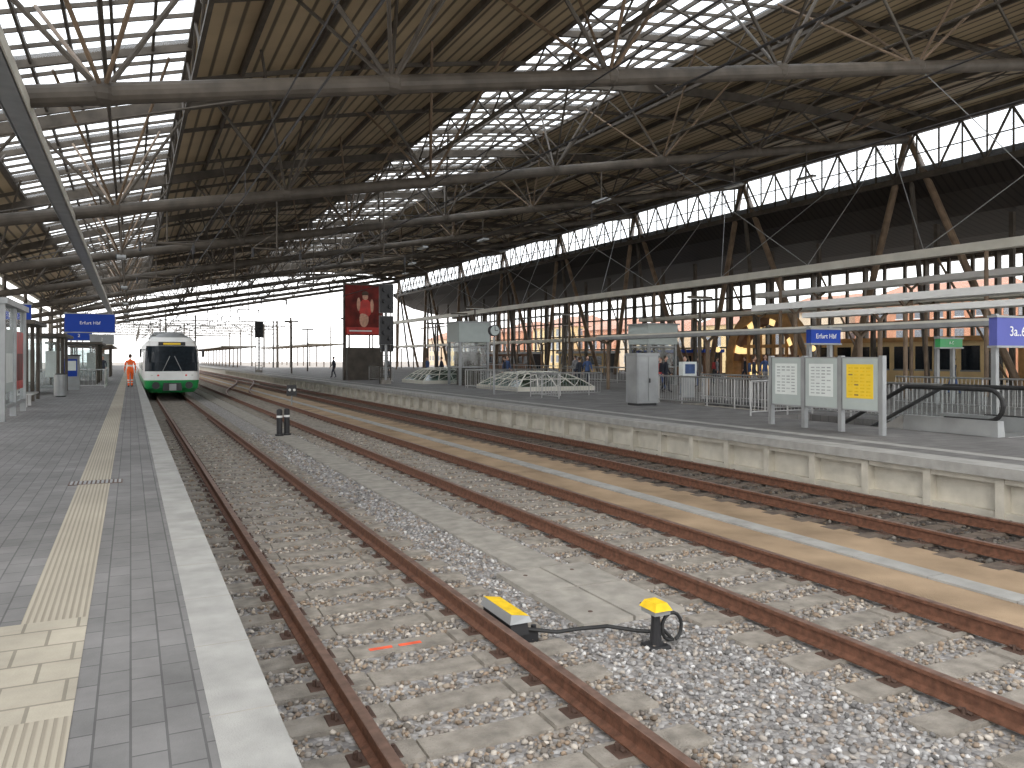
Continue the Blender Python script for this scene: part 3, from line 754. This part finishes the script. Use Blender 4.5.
b.box(x0-.015,x0,y0+.05,y1-.05,PZ+.15,PZ+1.7,'greymetal'); b.box(x0+.05,x0+.42,y0-.015,y0,PZ+.15,PZ+1.7,'greymetal'); b.box(x0+.47,x1-.05,y0-.015,y0,PZ+.15,PZ+1.7,'greymetal'); b.box(x0+.49,x0+.53,y0-.05,y0-.01,PZ+.8,PZ+.95,'black')
b.done('electrical_cabinet')
steel_rail([(18.0,26.1),(17.9,18.9),(21.1,18.9),(21.1,26.1)])
b=B()
for i in range(14): b.box(18.02,20.98,26-.3*(i+1),26-.3*i,PZ-.17*(i+1)-.4,PZ-.17*(i+1),'conc')
b.box(18.0,18.03,19,26,PZ-3,PZ-.25,'concl'); b.box(20.97,21.0,19,26,PZ-3,PZ-.25,'concl'); b.done('staircase')
b=B(); x0,x1=16.6,18.0
for x in(x0,x1):
    pts=[]
    for i in range(9):
        t=math.radians(-90-i*22.5); pts.append((x,11.0+.34*math.cos(t)*1.,PZ+.66+.34*math.sin(t)*1.))
    pts=[(x,12.,PZ+.32)]+pts+[(x,13,PZ+1.0),(x,17.3,PZ+1.0-4.3*.55)]
    b.path(pts,.05,'rubber',8)
    b.add([(x,11.0,PZ+.34),(x,13,PZ+.34),(x,13,PZ+.97),(x,11.0,PZ+.97)],[(0,1,2,3)],'glassw'); b.add([(x,13,PZ+.34),(x,17.3,PZ-1.9),(x,17.3,PZ-1.4),(x,13,PZ+.97)],[(0,1,2,3)],'glassw')
    b.box(x-.12,x+.12,10.7,13,PZ-.0,PZ+.34,'greymetal',.02)
    b.add([(x-.1,13,PZ-.5),(x+.1,13,PZ-.5),(x+.1,13,PZ+.34),(x-.1,13,PZ+.34),(x-.1,17.3,PZ-2.8),(x+.1,17.3,PZ-2.8),(x+.1,17.3,PZ-1.95),(x-.1,17.3,PZ-1.95)],[(0,1,2,3),(4,7,6,5),(0,4,5,1),(1,5,6,2),(2,6,7,3),(3,7,4,0)],'stainless')
for i in range(14): b.box(x0+.1,x1-.1,11+.42*i,11+.42*(i+1),PZ-.2*max(0,i-3)-.3,PZ-.2*max(0,i-3),'greymetal')
b.box(x0+.1,x1-.1,10.6,11.2,PZ-.02,PZ+.012,'stainless')
b.done('escalator')
steel_rail([(16.1,17.7),(18.5,17.7),(18.5,10.9)])
steel_rail([(20.5,12.5),(25,12.5),(25,20)]) ; steel_rail([(15.5,28),(15.5,30.5),(19,30.5)])
info_sign(19.5,18.2,1.25,.42,CZ+.43,'blue','Erfurt Hbf',post=2)
info_sign(19.35,12.0,2.1,.66,CZ+.27,'purple','3a..6-7..8',post=2)
info_sign(26.5,19.0,1.2,.3,CZ+.35,'green','A-C',post=2)
b=B(); b.box(20.9,21.6,27.,27.3,PZ+.9,PZ+1.5,'paper'); b.box(20.95,21.55,27.05,27.25,PZ,PZ+.9,'greymetal'); b.box(21.0,21.5,26.985,27.0,PZ+1.0,PZ+1.4,'cblue'); b.done('ticket_machine')
def rooflight(x,y,w,l,h):
    b=B(); b.box(x-w/2-.1,x+w/2+.1,y-l/2-.1,y+l/2+.1,PZ,PZ+.22,'steel_l')
    t=.35; z0=PZ+.22; n=4
    def pt(u,v,s):
        k=1-s*(1-t); bul=math.sin(s*math.pi/2)
        return (x+(u-.5)*w*k,y+(v-.5)*l*k,z0+h*bul)
    edge=[(i/n,0) for i in range(n)]+[(1,i/n) for i in range(n)]+[(1-i/n,1) for i in range(n)]+[(0,1-i/n) for i in range(n)]
    N=len(edge)
    for a in range(3):
        s0,s1=a/3,(a+1)/3
        for i in range(N):
            p,q=edge[i],edge[(i+1)%N]
            b.add([pt(*p,s0),pt(*q,s0),pt(*q,s1),pt(*p,s1)],[(0,1,2,3)],'glassd')
            b.tube(pt(*p,s0),pt(*p,s1),.035,'steel_l',5); b.tube(pt(*p,s1),pt(*q,s1),.035,'steel_l',5); b.tube(pt(*p,s0),pt(*q,s1),.02,'steel_l',4)
    b.add([pt(0,0,1),pt(1,0,1),pt(1,1,1),pt(0,1,1)],[(0,1,2,3)],'glassd')
    b.done('glass_rooflight')
rooflight(19.3,37.6,4.2,5.,.7); rooflight(18.6,49.5,4,4.,.75)
steel_rail([(16.7,34.3),(16.7,40.8),(22.2,40.8)],gap=.3); steel_rail([(16,52),(16,58)],gap=.3); steel_rail([(24.5,44),(30,44),(30,70)],gap=.4)
def lift(x,y,w,zt):
    b=B()
    for sx in(-1,1):
        for sy in(-1,1): b.box(x+sx*w/2-.07,x+sx*w/2+.07,y+sy*w/2-.07,y+sy*w/2+.07,PZ,zt,'greymetal')
    for z in(PZ+1.1,PZ+2.3): 
        for s in(-1,1): b.beam((x-w/2,y+s*w/2,z),(x+w/2,y+s*w/2,z),.08,.08,'greymetal'); b.beam((x+s*w/2,y-w/2,z),(x+s*w/2,y+w/2,z),.08,.08,'greymetal')
    for s in(-1,1): b.box(x-w/2,x+w/2,y+s*w/2-.01,y+s*w/2+.01,PZ+.1,zt-1.1,'glassw'); b.box(x+s*w/2-.01,x+s*w/2+.01,y-w/2,y+w/2,PZ+.1,zt-1.1,'glassw')
    b.box(x-w/2-.1,x+w/2+.1,y-w/2-.1,y+w/2+.1,zt-1.15,zt,'frame'); b.box(x-w/2-.2,x+w/2+.2,y-w/2-.2,y+w/2+.2,zt,zt+.08,'greymetal')
    b.box(x-w/2+.35,x+w/2-.35,y-w/2+.35,y+w/2-.35,PZ,PZ+2.0,'steel'); b.done('lift_tower')
lift(18.6,45.,1.8,CZ+2.05); lift(28.3,39.5,1.9,CZ+1.9)
def signal(x,y,zs):
    b=B(); b.tube((x,y+.15,PZ),(x,y+.15,zs[-1]+1.6),.09,'greymetal',10); b.box(x-.3,x+.3,y,y+.4,PZ,PZ+.25,'conc')
    for z in zs:
        b.box(x-.42,x+.42,y-.08,y+.1,z,z+1.75,'black',.0); b.box(x-.46,x+.46,y+.1,y+.12,z-.04,z+1.79,'greymetal')
        for i,(dx,dz) in enumerate(((-.18,1.4),(.18,1.05),(-.18,.7),(.18,.35))):
            b.tube((x+dx,y-.28,z+dz),(x+dx,y-.08,z+dz),.12,'black',10); b.ball((x+dx,y-.1,z+dz),(.09,.04,.09),'greenlamp' if i==1 else 'black')
    b.tube((x-.35,y+.3,PZ),(x-.35,y+.3,zs[-1]+.5),.03,'steel'); b.tube((x+.35,y+.3,PZ),(x+.35,y+.3,zs[-1]+.5),.03,'steel')
    for i in range(14): 
        z=PZ+.4+i*.35
        if z<zs[-1]+.4: b.tube((x-.35,y+.3,z),(x+.35,y+.3,z),.02,'steel',4)
    b.done('railway_signal')
signal(14.5,48.5,[CZ+.8,CZ+2.8]); signal(15.9,53,[CZ+.4]); signal(12.9,92,[CZ+2.2])
b=B(); x,y=15.6,58; w=2.8
for s in(-1,1): b.box(x+s*w/2-.1,x+s*w/2+.1,y+.05,y+.25,PZ,CZ+5.5,'steel')
b.box(x-w/2,x+w/2,y-.05,y+.05,CZ+1.6,CZ+5.3,'dred'); b.box(x-w/2-.08,x+w/2+.08,y-.07,y+.07,CZ+5.3,CZ+5.4,'steel')
b.box(x-1.3,x+1.3,y-.06,y-.05,CZ+1.7,CZ+2.2,'red'); b.box(x-1.1,x+.6,y-.065,y-.06,CZ+1.88,CZ+1.98,'paper')
b.ball((x+.1,y-.05,CZ+4.5),(.22,.03,.3),'skinc'); b.ball((x+.1,y-.05,CZ+4.68),(.26,.035,.2),'hair'); b.ball((x+.1,y-.05,CZ+3.6),(.5,.025,.7),'red'); b.ball((x-.4,y-.05,CZ+3.9),(.14,.03,.5),'skinc'); b.ball((x+.6,y-.05,CZ+3.8),(.14,.03,.5),'skinc'); b.ball((x+.0,y-.055,CZ+2.8),(.35,.02,.6),'skinc')
b.box(x-1.2,x+1.2,y-.0,y+1.6,PZ,CZ+.7,'steel'); b.done('advertising_banner')
b=B(); x,y=14.9,33; b.tube((x,y,PZ),(x,y,CZ+.9),.05,'greymetal'); b.tube((x,y-.1,CZ+1.2),(x,y+.1,CZ+1.2),.26,'black',20); b.tube((x,y-.12,CZ+1.2),(x,y-.1,CZ+1.2),.22,'frame',20); b.box(x-.015,x+.015,y-.13,y-.12,CZ+1.2,CZ+1.4,'black'); b.box(x,x+.14,y-.13,y-.12,CZ+1.185,CZ+1.215,'black'); b.done('station_clock')
for (x,y,h) in((22,52,5.2),(24,60,5.2),(17,68,5.0),(25,31,4.6),(21,76,5),(20.5,56,4.2),(26,66,4.6),(28,50,4.8),(15,84,5.4),(19,96,5),(33.9,60,4.5)):
    b=B(); b.tube((x,y,PZ),(x,y,PZ+h),.09,'steel',8,.06); b.box(x-.7,x+.7,y-.1,y+.1,PZ+h-.05,PZ+h+.06,'steel'); b.box(x-.65,x+.65,y-.07,y+.07,PZ+h-.08,PZ+h-.05,'white'); b.done('platform_lamp_post')

# station entrance arch
b=B(); xa,ya,r=43.4,46.3,3.3
for i in range(16):
    t0,t1=math.pi*i/16,math.pi*(i+1)/16
    for (ra,rb,k,dx) in((r,r+.8,'wood',-.15),(r-.5,r,'lamp' if i%4==1 else 'walldark',0),):
        vs=[]
        for X in(xa+dx,xa+.9):
            for(rr,t) in((ra,t0),(rb,t0),(rb,t1),(ra,t1)): vs.append((X,ya+rr*math.cos(t),CZ-.3+rr*math.sin(t)))
        b.add(vs,[(0,1,2,3),(4,7,6,5),(0,4,5,1),(1,5,6,2),(2,6,7,3),(3,7,4,0)],k)
for s in(-1,1): b.box(xa-.15,xa+.9,ya+s*3.7-.45,ya+s*3.7+.45,PZ,CZ-.3,'wood')
b.box(xa+.4,xa+.6,ya-2.9,ya+2.9,PZ,CZ+.2,'walldark'); b.box(xa+.35,xa+.4,ya-2.2,ya+2.2,PZ+.3,CZ-.6,'lamp')
for yy in(-2,-.7,.7,2): b.box(xa+.25,xa+.4,ya+yy-.12,ya+yy+.12,PZ,CZ+1.9,'wood')
b.box(xa+.3,xa+.4,ya-3,ya+3,CZ+.7,CZ+.95,'wood')
b.ball((xa-.2,ya-5,CZ+.6),(.22,.22,.22),'lamp'); b.ball((xa-.2,ya+5,CZ+.6),(.22,.22,.22),'lamp')
for s in(-5,5): b.tube((xa-.2,ya+s,PZ),(xa-.2,ya+s,CZ+.5),.06,'steel')
b.done('entrance_arch')
def kiosk(x0,x1,y0,y1,k,k2,h=.4):
    b=B(); b.box(x0,x1,y0,y1,PZ,CZ+h,k); b.box(x0-.3,x1+.1,y0-.2,y1+.2,CZ+h,CZ+h+.3,k2)
    y=y0+.3
    while y+1.4<y1: b.box(x0-.03,x0,y,y+1.2,PZ+.9,CZ+h-.3,'tglass'); b.box(x0-.05,x0-.03,y-.05,y+1.25,PZ+.8,PZ+.9,'greymetal'); y+=1.6
    b.box(x0+.3,x1-.3,y0-.03,y0,PZ,PZ+2.1,'tglass'); b.done('shop_kiosk')
kiosk(46.5,48.5,18,29,'wood','wallyel',.6); kiosk(46.5,48.5,57,68,'walldark','blue'); kiosk(46.5,48.5,31,44,'wallyel','wood',1.0); kiosk(46.5,48.5,74,84,'wallyel','greymetal'); kiosk(46.5,48.5,92,112,'walldark','greymetal')

# ------------------------------------------------------------------ background town
def building(x0,x1,y0,y1,h,k,roof=True):
    b=B(); b.box(x0,x1,y0,y1,GZ-.1,h,k)
    if roof:
        xm=(x0+x1)/2; b.add([(x0-.4,y0-.4,h),(x1+.4,y0-.4,h),(x1+.4,y1+.4,h),(x0-.4,y1+.4,h),(xm,y0+2,h+2.6),(xm,y1-2,h+2.6)],[(0,1,4),(1,2,5,4),(2,3,5),(3,0,4,5)],'tiles')
    z=1.2
    xf=x0 if x0>0 else x1; sg=-1 if x0>0 else 1
    while z+1.6<h:
        y=y0+1.2
        while y+1.2<y1: b.box(min(xf,xf+sg*.06),max(xf,xf+sg*.06),y,y+1.1,z,z+1.5,'hglass'); b.box(min(xf,xf+sg*.15),max(xf,xf+sg*.15),y-.1,y+1.2,z-.12,z,'white'); y+=2.6
        z+=2.9
    x=x0+1.2
    while x+1.2<x1:
        z=1.2
        while z+1.6<h: b.box(x,x+1.1,y0-.06,y0,z,z+1.5,'hglass'); z+=2.9
        x+=2.6
    b.done('town_building')
ks=['wallbeige','wallred','wallyel','wallred','wallbeige','wallyel']
yy=2
for i in range(13):
    l=[13,17,12,19,14][i%5]; building(86,98,yy,yy+l,[7.5,9.0,6.5,8.6,7.8][(i*2)%5],ks[i%6]); yy+=l+2+(i%3)*2
yy=20
for i,k in enumerate(['wallbeige','wallyel','wallbeige','wallbeige','wallyel','wallbeige']):
    building(-54,-42,yy,yy+18,[5,6.0,4.5][i%3],k); yy+=26
def tree(x,y,h,k):
    b=B(); b.tube((x,y,GZ-.1),(x,y,h*.5),.2,'bark',8,.1)
    for i in range(9):
        a=random.random()*6.28; r=random.random()*h*.2; b.ball((x+r*math.cos(a),y+r*math.sin(a),h*.5+random.random()*h*.35),(h*.17,h*.17,h*.15),k,8,6)
    for i in range(4):
        a=i*1.57; b.tube((x,y,h*.3),(x+h*.15*math.cos(a),y+h*.15*math.sin(a),h*.55),.07,'bark',5)
    b.done('tree')
for i in range(15): tree(-19-random.random()*6,40+i*10,3.6+random.random()*1.2,random.choice(['foliage2','foliage']))
for y in(138,152,168,186,206,230):
    b=B()
    for x in(-11.,24.5): b.tube((x,y,GZ-.1),(x,y,9),.16,'steel',8)
    b.beam((-11,y,8.2),(24.5,y,8.2),.14,.14,'steel'); b.beam((-11,y,7.4),(24.5,y,7.4),.14,.14,'steel')
    for i in range(28): b.beam((-11+i*1.267,y,7.4 if i%2 else 8.2),(-9.733+i*1.267,y,8.2 if i%2 else 7.4),.07,.07,'steel')
    for x in(2.11,6.05,10.35): b.tube((x-.9,y,5.7),(x-.9,y,7.4),.06,'steel'); b.tube((x-.9,y,5.8),(x+.3,y,5.8),.04,'steel')
    b.done('catenary_gantry')
for (x,y) in((4.1,112),(8.2,120),(4.1,134),(8.2,146),(21,134),(21,150),(26,160),(-9.8,140),(8.2,172),(4.1,180),(34,150)):
    b=B(); b.tube((x,y,GZ-.1),(x,y,8.2),.13,'steel',8,.09); b.tube((x,y,7.2),(x-2,y,6.4),.04,'steel'); b.tube((x,y,5.9),(x-2,y,6.4),.04,'steel'); b.tube((x-2,y,6.4),(x-2,y,5.6),.03,'steel'); b.done('catenary_mast')

# ------------------------------------------------------------------ world, sun, camera
w=bpy.data.worlds.new('world'); scene.world=w; w.use_nodes=True; nt=w.node_tree; nt.nodes.clear()
out=nt.nodes.new('ShaderNodeOutputWorld'); bg=nt.nodes.new('ShaderNodeBackground'); bg.inputs['Strength'].default_value=2.6
tc=nt.nodes.new('ShaderNodeTexCoord'); sp=nt.nodes.new('ShaderNodeSeparateXYZ'); L(nt,tc.outputs['Generated'],sp.inputs[0])
cr=nt.nodes.new('ShaderNodeValToRGB'); cr.color_ramp.elements[0].color=(.95,.945,.94,1); cr.color_ramp.elements[1].color=(.90,.92,.96,1)
cr.color_ramp.elements[0].position=0; cr.color_ramp.elements[1].position=.6
L(nt,sp.outputs['Z'],cr.inputs[0]); L(nt,cr.outputs[0],bg.inputs['Color']); L(nt,bg.outputs[0],out.inputs[0])
sd=bpy.data.lights.new('sun','SUN'); sd.energy=1.0; sd.angle=math.radians(18); sd.color=(1,.92,.80)
so=bpy.data.objects.new('sun',sd); scene.collection.objects.link(so); so.rotation_euler=(math.radians(52),0,math.radians(-35))
cd=bpy.data.cameras.new('camera'); cd.sensor_width=36; cd.lens=796/1024*36; cd.clip_end=1000; cd.clip_start=.05
cd.shift_y=-27/1024
co=bpy.data.objects.new('camera',cd); scene.collection.objects.link(co); co.location=(0,0,CZ)
co.rotation_euler=(math.radians(90),0,math.radians(-25.6)); scene.camera=co
